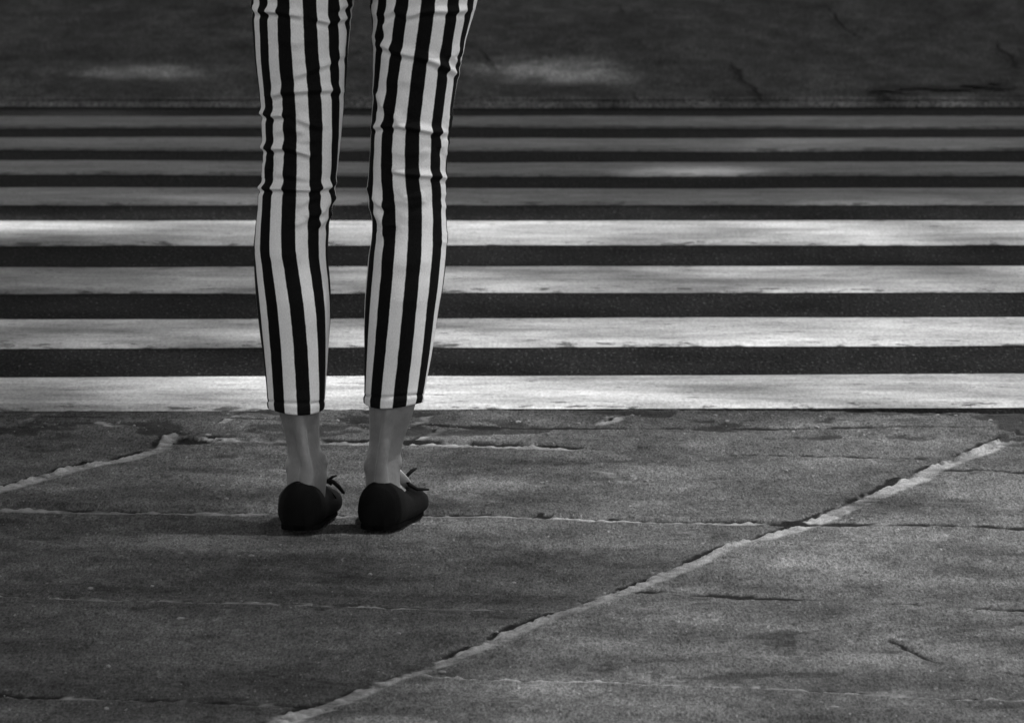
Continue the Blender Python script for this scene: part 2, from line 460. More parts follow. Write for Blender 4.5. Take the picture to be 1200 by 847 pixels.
# kerb stone joint and kerb details
J([(-100, 527), (195, 527), (300, 526), (420, 528), (520, 531), (600, 532.5), (790, 533.5), (900, 534), (1004, 536.5), (1250, 541)], 0.0, 0.007, 0.0, 0.010)
J([(213, 533), (224, 524)], 0.006, 0.0, 0.0, 0.003, 0.5)
J([(366, 533), (374, 529), (382, 524)], 0.009, 0.003, 0.008, 0.004)
J([(518, 532), (528, 529), (532, 524)], 0.009, 0.0, 0.0, 0.004)
J([(668, 531), (680, 528), (688, 523)], 0.010, 0.003, 0.006, 0.004)
J([(520, 546), (532, 540), (545, 534)], 0.008, 0.006, 0.008, 0.004)
J([(60, 533), (72, 522)], 0.006, 0.003, 0.004, 0.003)
J([(1100, 539), (1118, 527)], 0.008, 0.003, 0.004, 0.003)
J([(272, 530), (285, 533), (290, 532)], 0.010, 0.0, 0.0, 0.006, 0.7)
# hairline cracks and scratches
J([(662, 567), (676, 570), (690, 577)], 0.006, 0.0, 0.0, 0.003, 0.45)
J([(725, 612), (745, 613)], 0.008, 0.006, 0.006, 0.003, 0.7)
J([(618, 601.5), (632, 602)], 0.0, 0.022, 0.0, 0.004)
J([(330, 548), (420, 541), (432, 538)], 0.0, 0.003, 0.0, 0.006)
J([(900, 700), (940, 722), (1010, 731), (1030, 752)], 0.0, 0.004, 0.0, 0.008)
J([(60, 700), (120, 690), (150, 668)], 0.0, 0.004, 0.0, 0.008)
nz = vnoise(Xp, Yp, 14, 5, 5); nz2 = vnoise(Xp, Yp, 60, 15, 3); nz3 = vnoise(Xp, Yp, 5, 25, 3)
pre = None
for k, (pts, mw, cw, off, rag, amt) in enumerate(joints):
    x0 = min(p[0] for p in pts) - 0.1; x1 = max(p[0] for p in pts) + 0.1
    y0 = min(p[1] for p in pts) - 0.1; y1 = max(p[1] for p in pts) + 0.1
    c0, c1 = np.searchsorted(xs, [x0, x1])
    rr = np.where((Yp.max(1) > y0) & (Yp.min(1) < y1))[0]
    if c1 <= c0 or len(rr) == 0: continue
    sl_ = (slice(rr[0], rr[-1] + 1), slice(c0, c1))
    X_, Y_ = Xp[sl_], Yp[sl_]
    d, sd, par = poly_dist(X_ + rag * nz[sl_], Y_ + rag * 1.0 * nz3[sl_], pts)
    fade = np.clip(np.minimum(par, 1 - par) / 0.03, 0.15, 1)
    if mw > 0:
        flat = abs(pts[-1][0] - pts[0][0]) > 1.5 * abs(pts[-1][1] - pts[0][1])
        w = mw * (2.2 if flat else 0.95) * (0.85 + 0.25 * nz3[sl_] + 0.25 * nz[sl_]) * fade
        w = w * (1 + 0.4 * nz2[sl_]); mm = np.clip((w - d) / 0.007 + 0.5, 0, 1) * amt * np.clip(0.78 + 0.5 * nz[sl_] + 0.5 * nz2[sl_], 0.1, 1)
        brk = np.clip((nz3[sl_] + 1.05 + 0.6 * nz2[sl_]) * 2.5, 0.15, 1) if mw < 0.012 else 1.0
        mm = mm * brk
        mort[sl_] = np.maximum(mort[sl_], mm)
    if cw > 0:
        flat = abs(pts[-1][0] - pts[0][0]) > 1.5 * abs(pts[-1][1] - pts[0][1])
        w = cw * (1.7 if flat else 0.85) * (0.8 + 0.7 * nz3[sl_] + 0.5 * nz[sl_] + 0.3 * nz2[sl_]) * fade
        cc = np.clip((w - np.abs(sd - off)) / 0.003 + 0.5, 0, 1)
        cc = cc * np.clip((nz[sl_] + 0.65) * 2.5, 0, 1)
        crk[sl_] = np.maximum(crk[sl_], cc)
# pits of the worn kerb stone
band = np.clip((0.22 - np.abs((kerb_y(Xp) - Yp) - 0.22)) / 0.06, 0, 1)
pit = np.clip((vnoise(Xp * 0.8, Yp * 0.5, 17, 77, 5) - 0.26) * 5, 0, 1) * band
crk = np.maximum(crk, pit * 0.75)
sl2 = np.clip((vnoise(Xp, Yp, 9, 91, 4) - 0.80) * 6, 0, 1)
crk = np.maximum(crk, sl2 * 0.5)
# slab by slab tone and level
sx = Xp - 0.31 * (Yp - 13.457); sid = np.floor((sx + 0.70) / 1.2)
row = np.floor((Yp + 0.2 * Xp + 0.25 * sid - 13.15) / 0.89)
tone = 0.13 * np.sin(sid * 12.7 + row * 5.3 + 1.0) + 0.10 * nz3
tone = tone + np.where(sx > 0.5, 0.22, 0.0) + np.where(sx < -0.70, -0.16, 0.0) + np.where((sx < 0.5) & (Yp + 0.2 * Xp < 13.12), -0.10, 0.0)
tone = tone - 0.30 * np.clip(1 - (kerb_y(Xp) - Yp) / 0.22, 0, 1)        # tyre-blackened kerb stone
Zp += 0.003 * np.sin(sid * 4.1 + row * 7.7) + 0.0035 * vnoise(Xp, Yp, 3, 31, 4) + 0.0012 * nz2
Zp -= 0.0022 * crk
Zp += mort * (-0.001 + 0.0025 * nz2 + 0.002 * nz)
Zp -= 0.020 * np.clip(1 - (kerb_y(Xp) - Yp) / 0.035, 0, 1) ** 2
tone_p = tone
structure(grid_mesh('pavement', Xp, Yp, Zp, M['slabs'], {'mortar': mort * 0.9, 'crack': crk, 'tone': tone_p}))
# kerb face
xk = np.linspace(-30, 30, 1201); Xk, Tk = np.meshgrid(xk, np.array([0, 1.]))
structure(grid_mesh('kerb', Xk, kerb_y(Xk) + 0.001, -0.021 - 0.10 * Tk, M['kerb']))
# pavement beyond the detailed part
def outer(x0, x1, y0, y1f, n, m_):
    X, T = np.meshgrid(np.linspace(x0, x1, n), np.linspace(0, 1, m_))
    Y = y0 + T * (y1f(X) - y0)
    sx = X - 0.31 * (Y - 13.457) + 0.7; sy = Y + 0.2 * X - 13.15
    d1 = np.abs(sx / 1.2 - np.round(sx / 1.2)) * 1.2; d2 = np.abs(sy / 0.89 - np.round(sy / 0.89)) * 0.89
    structure(grid_mesh('pavement', X, Y, X * 0 - 0.002, M['slabs'],
              {'mortar': np.clip(1.3 - d1 / 0.02, 0, 1) * 0.8, 'crack': np.clip(1.2 - d2 / 0.015, 0, 1) * 0.8, 'tone': X * 0}))
outer(-12, -HX, -8, kerb_y, 500, 500); outer(HX, 12, -8, kerb_y, 500, 500)
outer(-HX, HX, -8, lambda X: X * 0 + Y_N, 300, 400)

# grit and small stones lying on the pavement and along the kerb
bm = bmesh.new()
for k in range(420):
    if k < 260: px_, py_ = random.uniform(-60, 1260), random.uniform(526, 870)
    else: px_, py_ = random.uniform(-60, 1260), random.gauss(530, 5)
    X, Y = [float(v) for v in ground(px_, max(py_, 524), 0)]
    r = 0.0012 + 0.0028 * random.random() ** 3
    m4 = Matrix.Translation((X, Y, 0.002)) @ Matrix.Rotation(random.random() * 6, 4, 'Z') @ Matrix.Diagonal((r * random.uniform(.8, 2), r, r * .7, 1))
    bmesh.ops.create_icosphere(bm, subdivisions=1, radius=1, matrix=m4)
grit = bm_obj('grit', bm, M['kerb'], smooth=False)
grit['kind'] = 'stuff'; grit['label'] = 'fine grit scattered over the grey pavement slabs'; grit['category'] = 'grit'

# ------------------------------------------------------------------ the person
Y_HEEL = float(ground(450, 614.5, 0)[1])
LEG = {
 'L': dict(
   xl=[(-60, 372), (60, 378), (130, 384), (165, 389), (195, 393.5), (202, 393.7), (230, 395.7), (260, 399), (285, 401.5), (311, 402.5), (330, 403), (342, 400.5), (350, 399.5), (360, 399), (370, 397.8), (392, 396), (413, 396.6), (435, 398.2), (456, 400.6), (477, 403.4), (499, 405.8), (518.5, 407)],
   xr=[(-60, 474), (60, 482), (130, 480), (165, 477.5), (195, 475.5), (202, 474.2), (230, 471.5), (250, 470), (270, 468.2), (290, 466.5), (311, 464.3), (330, 462), (342, 461), (352, 459.5), (365, 457), (380, 454.9), (392, 454.6), (405, 455.2), (413, 456), (435, 457), (456, 456), (477, 454.5), (499, 453), (518.5, 451.8)],
   ref=[(-60, 418), (130, 419), (202, 420.2), (235, 421.5), (260, 423.3), (300, 425), (340, 424.7), (370, 423.8), (392, 424.4), (413, 427.5), (435, 430.7), (456, 432.8), (499, 435.5), (518, 436.5)],
   hem=518.0,
   al=[(500, 411), (520, 414.5), (531, 417.6), (546, 421), (554, 422), (561, 421.6), (570, 421), (580, 421), (600, 420)],
   ar=[(500, 450), (520, 449), (531, 448.8), (546, 449.3), (554, 450.5), (561, 453.4), (570, 454.8), (580, 454), (600, 452)]),
 'R': dict(
   xl=[(-60, 484), (60, 478), (130, 484), (165, 486.5), (195, 488.5), (230, 489.6), (260, 490), (290, 489), (311, 487.8), (330, 486.8), (342, 486), (355, 486.3), (365, 488), (375, 489.3), (385, 488.6), (400, 486.3), (413, 485.2), (435, 483.6), (477, 483.4), (499, 483.4), (513.5, 482.8)],
   xr=[(-60, 600), (60, 594), (130, 585), (165, 579), (195, 573.5), (202, 571.5), (215, 567), (230, 562.7), (250, 558.7), (270, 555), (290, 552.3), (311, 549.7), (330, 548.2), (342, 548), (352, 547), (370, 548.4), (385, 548.8), (400, 548), (413, 546.8), (424, 545.2), (435, 543), (456, 539.6), (477, 536), (499, 532), (513.5, 529.5)],
   ref=[(-60, 548), (130, 540), (202, 533.4), (230, 529.6), (260, 525.6), (294, 522), (340, 522.2), (352, 523.5), (370, 523.9), (392, 523.2), (413, 521.5), (435, 519.5), (477, 515.4), (499, 512.9), (513, 511.5)],
   hem=513.0,
   al=[(500, 485), (515, 486), (530, 486.2), (546, 486), (554, 484.2), (561, 483.4), (570, 483.2), (580, 483.6), (600, 484)],
   ar=[(500, 527), (515, 524.5), (530, 519.8), (546, 514.5), (554, 512.8), (561, 512.4), (570, 512.4), (580, 512.8), (600, 513)]),
}
def tab(t, y):
    a = np.array(t); x = a[:, 0]; f = a[:, 1]
    # monotone-ish smooth interpolation
    m = np.gradient(f, x); y = np.asarray(y, float); yc = np.clip(y, x[0], x[-1])
    i = np.clip(np.searchsorted(x, yc) - 1, 0, len(x) - 2)
    h = x[i + 1] - x[i]; s = (yc - x[i]) / h
    return (f[i] * (1 + 2 * s) * (1 - s) ** 2 + m[i] * h * s * (1 - s) ** 2 + f[i + 1] * s * s * (3 - 2 * s) + m[i + 1] * h * s * s * (s - 1))
def leg_Y(y):
    return Y_HEEL + np.interp(y, [-60, 130, 250, 345, 430, 520, 600], [0.085, 0.085, 0.085, 0.075, 0.055, 0.055, 0.050])
def leg_depth(y):   # depth / width of a cross-section
    return np.interp(y, [-60, 130, 250, 345, 430, 500, 545, 600], [1.12, 1.12, 1.12, 1.02, 1.10, 1.12, 1.35, 1.35])

# folds: picture polyline, height (m), width (px)
FOLDS = {
 'L': [([(394, 200), (398, 204), (415, 204.5)], .0035, 2.0), ([(404, 203), (418, 205), (434, 208)], .0028, 2.0), ([(444, 210), (456, 213), (462, 211), (471, 209)], .0034, 2.0),
       ([(428, 256), (440, 251), (456, 245), (468, 238)], .0022, 2.2), ([(409, 271), (420, 268), (438, 266.5), (458, 266), (465, 268)], .0032, 2.2),
       ([(400, 284), (410, 286.5), (420, 286)], .0042, 2.0), ([(430, 289), (441, 293), (450, 296)], .0024, 2.4),
       ([(401, 311), (408, 312.5), (424, 312), (441, 318)], .0042, 2.0), ([(430, 307), (445, 306)], .0012, 2.0),
       ([(402, 324), (405, 329), (403, 336)], .0030, 2.4), ([(412, 332), (425, 333), (440, 338)], .0018, 3),
       ([(398, 343), (405, 343.5), (420, 344), (441, 345), (456, 342.5), (461, 339)], .0046, 1.8),
       ([(461, 350), (455, 355), (450, 362), (440, 366)], .0042, 2.6), ([(458, 362), (450, 370), (445, 374)], .0040, 2.6),
       ([(430, 358), (440, 352), (447, 350)], .0020, 3), ([(428, 373), (436, 369), (442, 362)], .0022, 3.0),
       ([(470, 218), (468, 224), (466, 238)], .0022, 2.2), ([(474, 199), (466, 200), (462, 204)], .003, 2.0),
       ([(415, 226), (430, 229), (446, 226)], .0012, 4), ([(404, 392), (420, 398), (436, 396)], .0010, 6), ([(412, 300), (424, 296), (436, 300)], .0014, 3)],
 'R': [([(499, 208), (507, 203), (515, 207)], .003, 2.0), ([(516, 209), (527, 205), (540, 204), (552, 204.5), (567, 203)], .0036, 2.0),
       ([(492, 230), (498, 231), (506, 235), (516, 238), (530, 241), (540, 245), (552, 251), (558, 255)], .0044, 2.2),
       ([(500, 214), (496, 220), (490, 226)], .0030, 2.2), ([(560, 233), (553, 240), (560, 247)], .0024, 2.4), ([(489, 198), (492, 208)], .003, 2.2),
       ([(493, 268), (496, 275), (499, 281)], .0036, 2.6), ([(505, 285), (509, 290), (515, 296)], .0036, 2.4),
       ([(489, 296), (498, 294.5), (508, 294.5), (520, 296), (535, 299), (549, 300)], .0048, 1.9),
       ([(551, 296), (553, 291), (552, 286)], .0026, 2.2), ([(550, 306), (546, 312), (548, 318)], .0026, 2.4),
       ([(505, 330), (515, 332), (528, 333.5), (540, 334), (549, 336)], .0044, 1.9), ([(547, 346), (549, 353), (546, 360)], .0030, 2.6),
       ([(486, 342), (489, 350), (495, 356), (502, 360)], .0042, 2.4), ([(488, 356), (494, 366), (501, 374), (497, 382)], .0042, 2.8),
       ([(506, 352), (520, 356), (532, 353)], .0018, 3), ([(548, 378), (549, 384), (546, 388)], .0022, 2.2),
       ([(510, 345), (516, 350), (530, 349)], .0016, 3), ([(500, 262), (512, 258), (530, 262)], .0012, 4), ([(500, 312), (515, 317), (535, 314)], .0014, 3.5),
       ([(495, 400), (515, 404), (535, 400)], .0010, 6)],
}
NSEG = 150
def leg_rings(which, y_top, y_bot, n, xl='xl', xr='xr', inset=0.0, seg=NSEG, phase=0.0):
    t = LEG[which]
    yy = np.linspace(y_top, y_bot, n)
    Yc = leg_Y(yy)
    Xl, Z = at_depth(tab(t[xl], yy), yy, Yc); Xr, _ = at_depth(tab(t[xr], yy), yy, Yc)
    cx = (Xl + Xr) / 2; a = (Xr - Xl) / 2 - inset; b = a * leg_depth(yy)
    th = np.linspace(0, 2 * PI, seg, endpoint=False) + phase
    C, S = np.cos(th)[None], np.sin(th)[None]
    X = cx[:, None] + a[:, None] * C
    Y = Yc[:, None] + b[:, None] * S
    return yy, X, Y, np.repeat(Z[:, None], seg, 1), th, cx, a, b, Yc

def make_leg_cloth(which):
    t = LEG[which]
    n = 420
    y_top, y_bot = 40.0, t['hem']
    # seam column at the front so that the stripes never wrap
    yy, X, Y, Z, th, cx, a, b, Yc = leg_rings(which, y_top, y_bot, n, seg=NSEG + 1)
    th = np.linspace(PI / 2, PI / 2 + 2 * PI, NSEG + 1)      # start in front (away from camera), go round the back
    C, S = np.cos(th)[None], np.sin(th)[None]
    # slightly squarish section
    X = cx[:, None] + a[:, None] * C
    Y = Yc[:, None] + b[:, None] * S * (1 - 0.05 * (C ** 2))
    Z = np.repeat(Z[:, :1], NSEG + 1, 1)
    # arc length and stripe coordinate
    dX = np.diff(X, axis=1); dY = np.diff(Y, axis=1)
    arc = np.concatenate([np.zeros((n, 1)), np.cumsum(np.hypot(dX, dY), 1)], 1)
    refX, _ = at_depth(tab(t['ref'], yy), yy, Yc)
    cosr = np.clip((refX - cx) / a, -.98, .98)
    tref = 2 * PI - np.arccos(cosr)                            # back side: sin < 0
    aref = np.array([np.interp(tref[i], th, arc[i]) for i in range(n)])
    U = (arc - aref[:, None]) / 0.0362
    V = np.repeat(Z[:, :1], NSEG + 1, 1)
    # folds
    pxx, pyy = to_px(X, Y, Z)
    D = np.zeros_like(X)
    back = np.clip(-S * 6 + 1.2, 0, 1)
    for pts, amp, w in FOLDS[which]:
        x0 = min(p[0] for p in pts) - 12; x1 = max(p[0] for p in pts) + 12
        d, sd, par = poly_dist(pxx, pyy, pts)
        # signed vertical: positive below the ridge
        k = 0.72 + 0.0 * d
        end = np.clip(np.minimum(par, 1 - par) / 0.12 + 0.35, 0, 1)
        yl = np.interp(pxx, sorted([p[0] for p in pts]), [p[1] for p in sorted(pts)])
        sgn = np.sign(pyy - yl)
        sdist = sgn * d
        ridge = np.exp(-(d / np.where(sdist < 0, w * 1.7, w * 0.8)) ** 2)
        groove = np.exp(-((sdist - 1.9 * w) / (w * 1.0)) ** 2)
        swell = np.exp(-((sdist + 2.8 * w) / (w * 2.4)) ** 2)
        D += (1.9 if which == 'L' else 1.6) * amp * end * (1.0 * ridge - 0.45 * groove * (d < 5 * w) - 0.22 * swell) * back * (0.62 + 0.38 * np.abs(S))
    D += 0.0011 * vnoise(pxx, pyy, 0.045, 5 if which == 'L' else 9, 3) * np.clip((430 - pyy) / 60, 0.25, 1)
    D += 0.0012 * np.exp(-((pyy - t['hem'] + 2.6) / 2.6) ** 2)                 # turned-up hem
    D -= 0.0016 * np.exp(-((pyy - t['hem'] + 6.0) / 0.9) ** 2)                 # stitched line
    # hem sags a little unevenly
    hemw = np.clip(1 - (t['hem'] - pyy) / 14, 0, 1)
    Z = Z + hemw * 0.0025 * np.sin(th * 2 + (1 if which == 'L' else 2.5))[None] 
    nx = C / a[:, None]; ny = S / b[:, None]; L = np.hypot(nx, ny)
    X = X + 0.6 * D * nx / L; Y = Y + D * ny / L
    hem = np.exp(-((pyy - t['hem'] + 6.0) / 0.8) ** 2)
    # turn the cloth in at the hem so that it has thickness
    k = 4
    Xi = X[-1:] * 1.0; ci = cx[-1]
    add = []
    for q, (r_, dz) in enumerate([(0.0012, -0.0012), (0.0030, -0.0008), (0.0036, 0.003), (0.0036, 0.04)]):
        add.append((X[-1] - r_ * (nx / L)[-1], Y[-1] - r_ * (ny / L)[-1], Z[-1] + dz))
    X = np.vstack([X] + [q[0][None] for q in add]); Y = np.vstack([Y] + [q[1][None] for q in add]); Z = np.vstack([Z] + [q[2][None] for q in add])
    U = np.vstack([U] + [U[-1:]] * 4); V = np.vstack([V] + [V[-1:]] * 4); hem = np.vstack([hem] + [hem[-1:] * 0] * 4)
    return X, Y, Z, U, V, hem

def mid_foot(which):
    t = LEG[which]
    x = (tab(t['al'], 575) + tab(t['ar'], 575)) / 2
    return float(at_depth(x, 600, Y_HEEL + 0.04)[0])

# ---- the body: overlapping tapered forms fused by a voxel remesh into one skin
body = bmesh.new()
def loft(bm, rings, cap=True):
    vs = [[bm.verts.new(tuple(map(float, p))) for p in r] for r in rings]
    n = len(vs[0])
    for i in range(len(vs) - 1):
        for j in range(n):
            bm.faces.new((vs[i][j], vs[i][(j + 1) % n], vs[i + 1][(j + 1) % n], vs[i + 1][j]))
    if cap:
        bm.faces.new(vs[0][::-1]); bm.faces.new(vs[-1])
def ell_ring(c, ax, ay, n=24, u=(1, 0, 0), v=(0, 1, 0)):
    u = np.array(u, float); v = np.array(v, float); c = np.array(c, float)
    return [c + u * ax * math.cos(t) + v * ay * math.sin(t) for t in np.linspace(0, 2 * PI, n, endpoint=False)]
def limb(bm, pts, rad, n=14, round_ends=True):
    P = [np.array(p, float) for p in pts]; rings = []
    for i, p in enumerate(P):
        d = P[min(i + 1, len(P) - 1)] - P[max(i - 1, 0)]; d /= np.linalg.norm(d)
        h = np.array([0, 0, 1.0]) if abs(d[2]) < 0.9 else np.array([0, 1.0, 0])
        u = np.cross(d, h); u /= np.linalg.norm(u); v = np.cross(d, u)
        if i == 0 and round_ends: rings.append(ell_ring(p - d * rad[0] * .75, rad[0] * .6, rad[0] * .6, n, u, v))
        rings.append(ell_ring(p, rad[i], rad[i], n, u, v))
        if i == len(P) - 1 and round_ends: rings.append(ell_ring(p + d * rad[i] * .75, rad[i] * .6, rad[i] * .6, n, u, v))
    loft(bm, rings)
def ball(bm, c, r, sq=(1, 1, 1)):
    bmesh.ops.create_icosphere(bm, subdivisions=3, radius=1, matrix=Matrix.Translation(c) @ Matrix.Diagonal((r * sq[0], r * sq[1], r * sq[2], 1)))
FOOT = {}
for w in 'LR':
    yy, X, Y, Z, th, cx, a, b, Yc = leg_rings(w, 60, 502, 60, inset=0.006, seg=32)
    rings = [list(zip(X[i], Y[i], Z[i])) for i in range(len(yy))]
    yy, X, Y, Z, th, cx, a, b, Yc = leg_rings(w, 506, 604, 22, 'al', 'ar', 0.0015, 32)
    # the ankle narrows to the Achilles tendon behind: pull the back corners in
    C = np.cos(th)[None]; S = np.sin(th)[None]
    k = np.clip((yy - 520) / 25, 0, 1)[:, None]
    X = cx[:, None] + (X - cx[:, None]) * (1 - k * 0.52 * np.clip(-S, 0, 1) ** 2)
    rings += [list(zip(X[i], Y[i], Z[i])) for i in range(len(yy))]
    loft(body, rings)
    hx = mid_foot(w)
    toe = math.radians(4 if w == 'L' else 7)
    FOOT[w] = (hx, toe)
    ach = -0.001 if w == 'L' else -0.002
    pts = []
    for py in (519, 530, 548, 562, 576, 590):
        ax_ = (tab(LEG[w]['al'], py) + tab(LEG[w]['ar'], py)) / 2 + ach * 600
        yb = Y_HEEL + np.interp(py, [519, 530, 548, 565, 590], [0.020, 0.021, 0.018, 0.017, 0.023])
        xx, zz = at_depth(ax_, py, yb); pts.append((float(xx), float(yb), float(zz)))
    limb(body, pts, [.008, .0080, .0078, .0080, .0105, .014])
    # ankle bones
    for px_, py_, s in (((tab(LEG[w]['al'], 562) + 3.5), 563, 1), ((tab(LEG[w]['ar'], 562) - 3.5), 560, 1)):
        xx, zz = at_depth(px_, py_, Y_HEEL + 0.05); ball(body, (float(xx), Y_HEEL + 0.055, float(zz)), .0092, (0.85, 1.4, 1.4))
    # foot
    dx, dy = math.sin(toe), math.cos(toe)
    prof = [(0.012, .018, .028, .020), (0.04, .024, .032, .026), (0.075, .026, .034, .032), (0.11, .029, .032, .029), (0.15, .034, .027, .024), (0.185, .039, .022, .019), (0.215, .034, .018, .014), (0.232, .022, .015, .010)]
    rings = []
    for s, ww, zc, hh in prof:
        sh_ = 0.009 if w == 'L' else 0.006
        c = (hx - sh_ + dx * s, Y_HEEL + dy * s, zc * (0.92 if s > 0.1 else 1) + 0.003)
        rings.append(ell_ring(c, ww * (.92 if s < 0.1 else .78), hh * (1 if s < 0.1 else .85), 20, (dy, -dx, 0), (0, 0, 1)))
    loft(body, rings)
XL, _ = at_depth(434, 130, leg_Y(130)); XR, _ = at_depth(535, 130, leg_Y(130))
CXB = float(XL + XR) / 2; YB = float(leg_Y(100))
# torso
tor = [(0.74, .10, .085, 0), (0.80, .165, .115, 0), (0.88, .178, .125, -.01), (0.96, .160, .108, -.005), (1.04, .128, .092, .0), (1.12, .130, .095, .0), (1.20, .148, .105, .005), (1.28, .165, .105, .0), (1.34, .170, .085, -.005), (1.38, .12, .065, -.01), (1.41, .06, .05, -.005), (1.46, .052, .05, .005), (1.50, .05, .05, .01)]
loft(body, [ell_ring((CXB, YB + o, z), ax, ay, 32) for z, ax, ay, o in tor])
# head
hd = [(1.455, .045, .05, .02), (1.475, .058, .075, .015), (1.51, .068, .092, .01), (1.56, .074, .097, .005), (1.61, .073, .093, .0), (1.65, .060, .078, -.005), (1.675, .035, .045, -.005)]
loft(body, [ell_ring((CXB, YB + o, z), ax, ay, 32) for z, ax, ay, o in hd])
limb(body, [(CXB, YB + .095, 1.575), (CXB, YB + .108, 1.55), (CXB, YB + .115, 1.535)], [.008, .011, .013])           # nose
limb(body, [(CXB - .02, YB + .095, 1.503), (CXB, YB + .1, 1.503), (CXB + .02, YB + .095, 1.503)], [.006, .008, .006])  # lips
for s in (-1, 1):
    ball(body, (CXB + s * .074, YB + .0, 1.555), .028, (.25, .6, 1))           # ears
    ball(body, (CXB + s * .030, YB + .085, 1.572), .013, (1, 1, .8))           # eyes
    # arms: upper arm down, forearm forward and across, hands meeting in front of the waist
    sh = (CXB + s * .165, YB - .005, 1.335); el = (CXB + s * .215, YB - .01, 1.06); wr = (CXB + s * .075, YB + .215, 1.10)
    limb(body, [sh, (CXB + s * .195, YB - .005, 1.2), el], [.046, .042, .036])
    mid = tuple((np.array(el) + np.array(wr)) / 2)
    limb(body, [el, mid, wr], [.036, .033, .024])
    d = np.array(wr) - np.array(mid); d /= np.linalg.norm(d)
    up = np.array([0, 0, 1.0]); sd_ = np.cross(d, up); sd_ /= np.linalg.norm(sd_)
    w0 = np.array(wr); palm = w0 + d * .05
    limb(body, [w0, w0 + d * .03, w0 + d * .075], [.024, .026, .026])
    for f in range(4):
        base = w0 + d * .085 + up * (.028 - .019 * f); ln = [.07, .078, .073, .058][f]
        p1 = base + d * ln * .45; p2 = p1 + (d * .7 - up * 0 + np.array([0, -.5 if s > 0 else -.5, 0])) * ln * .32; p3 = p2 + (d * .35 + np.array([0, -.8, 0])) * ln * .25
        limb(body, [base - d * .03, base, p1, p2, p3], [.009, .009, .0085, .008, .007], 8)
    limb(body, [w0 + d * .02 + up * .02, w0 + d * .05 + up * .045, w0 + d * .075 + up * .055], [.012, .010, .008], 8)
person = bm_obj('person', body, M['skin'])
rm = person.modifiers.new('fuse', 'REMESH'); rm.mode = 'VOXEL'; rm.voxel_size = 0.0036; rm.use_smooth_shade = True
sm = person.modifiers.new('soften', 'SMOOTH'); sm.factor = 0.5; sm.iterations = 4
person['label'] = 'person seen from behind in striped trousers and black flat shoes, waiting at the kerb'
person['category'] = 'person'

# trousers: both legs and the seat in one mesh
parts = []
for w in 'LR':
    parts.append(make_leg_cloth(w))
def cloth_object():
    co = []; qs = []; uvs = []; hm = []; base = 0
    extra = []
    zz = np.linspace(0.72, 0.99, 40); th = np.linspace(PI / 2, PI / 2 + 2 * PI, 121)
    ax = np.interp(zz, [0.72, .76, .80, .88, .96, .99], [.10, .150, .170, .184, .166, .155]); ay = np.interp(zz, [0.72, .76, .80, .88, .96, .99], [.07, .10, .121, .131, .114, .106])
    X = CXB + ax[:, None] * np.cos(th)[None]; Y = YB + ay[:, None] * np.sin(th)[None]; Z = np.repeat(zz[:, None], 121, 1)
    arc = np.concatenate([np.zeros((40, 1)), np.cumsum(np.hypot(np.diff(X, axis=1), np.diff(Y, axis=1)), 1)], 1)
    U = (arc - arc[:, -1:] / 2) / 0.0362
    extra.append((X[::-1], Y[::-1], Z[::-1], U[::-1], Z[::-1], Z * 0))
    for X, Y, Z, U, V, H in parts + extra:
        r, c = X.shape
        co.append(np.stack([X, Y, Z], -1).reshape(-1, 3)); i = np.arange(r * c).reshape(r, c) + base
        q = np.stack([i[:-1, :-1], i[1:, :-1], i[1:, 1:], i[:-1, 1:]], -1).reshape(-1, 4); qs.append(q)
        uvs.append(np.stack([U, V], -1).reshape(-1, 2)); hm.append(H.ravel()); base += r * c
    co = np.concatenate(co).astype(np.float32); q = np.concatenate(qs).astype(np.int32); uv = np.concatenate(uvs); hm = np.concatenate(hm)
    me = bpy.data.meshes.new('trousers')
    me.vertices.add(len(co)); me.vertices.foreach_set('co', co.ravel())
    me.loops.add(q.size); me.loops.foreach_set('vertex_index', q.ravel())
    me.polygons.add(len(q)); me.polygons.foreach_set('loop_start', np.arange(0, q.size, 4, dtype=np.int32))
    try: me.polygons.foreach_set('loop_total', np.full(len(q), 4, np.int32))
    except Exception: pass
    me.update(calc_edges=True)
    me.polygons.foreach_set('use_smooth', np.full(len(q), True))
    l = me.uv_layers.new(name='UVMap'); l.data.foreach_set('uv', uv[q.ravel()].astype(np.float32).ravel())
    at = me.attributes.new('hem', 'FLOAT', 'POINT'); at.data.foreach_set('value', hm.astype(np.float32))
    me.materials.append(M['stripes'])
    o = bpy.data.objects.new('trousers', me); COL.objects.link(o); o.parent = person
    return o
cloth_object()

# long loose black top
zz = np.linspace(0.90, 1.40, 90); th = np.linspace(0, 2 * PI, 120, endpoint=False)
ax = np.interp(zz, [.90, .93, .98, 1.06, 1.15, 1.25, 1.33, 1.37, 1.40], [.196, .193, .184, .165, .162, .172, .182, .15, .085])
ay = np.interp(zz, [.80, .90, .98, 1.06, 1.15, 1.25, 1.33, 1.37, 1.40], [.160, .155, .138, .118, .118, .122, .105, .088, .072])
X = CXB + ax[:, None] * np.cos(th)[None]; Y = YB + ay[:, None] * np.sin(th)[None]; Z = np.repeat(zz[:, None], 120, 1)
flare = np.clip((1.05 - Z) / 0.2, 0, 1)
dd = flare * (0.006 * np.sin(th * 7 + 1)[None] + 0.004 * np.sin(th * 13 + Z * 6)) + 0.004 * vnoise(X * 3, Z * 3, 3, 12, 3)
X += dd * np.cos(th)[None]; Y += dd * np.sin(th)[None]
Z = Z + 0.006 * np.sin(th * 3 + 2)[None] * flare
top = grid_mesh('top', X, Y, Z, M['shirt'], parent=person, closed_u=True)
so = top.modifiers.new('thick', 'SOLIDIFY'); so.thickness = 0.002; so.offset = -1
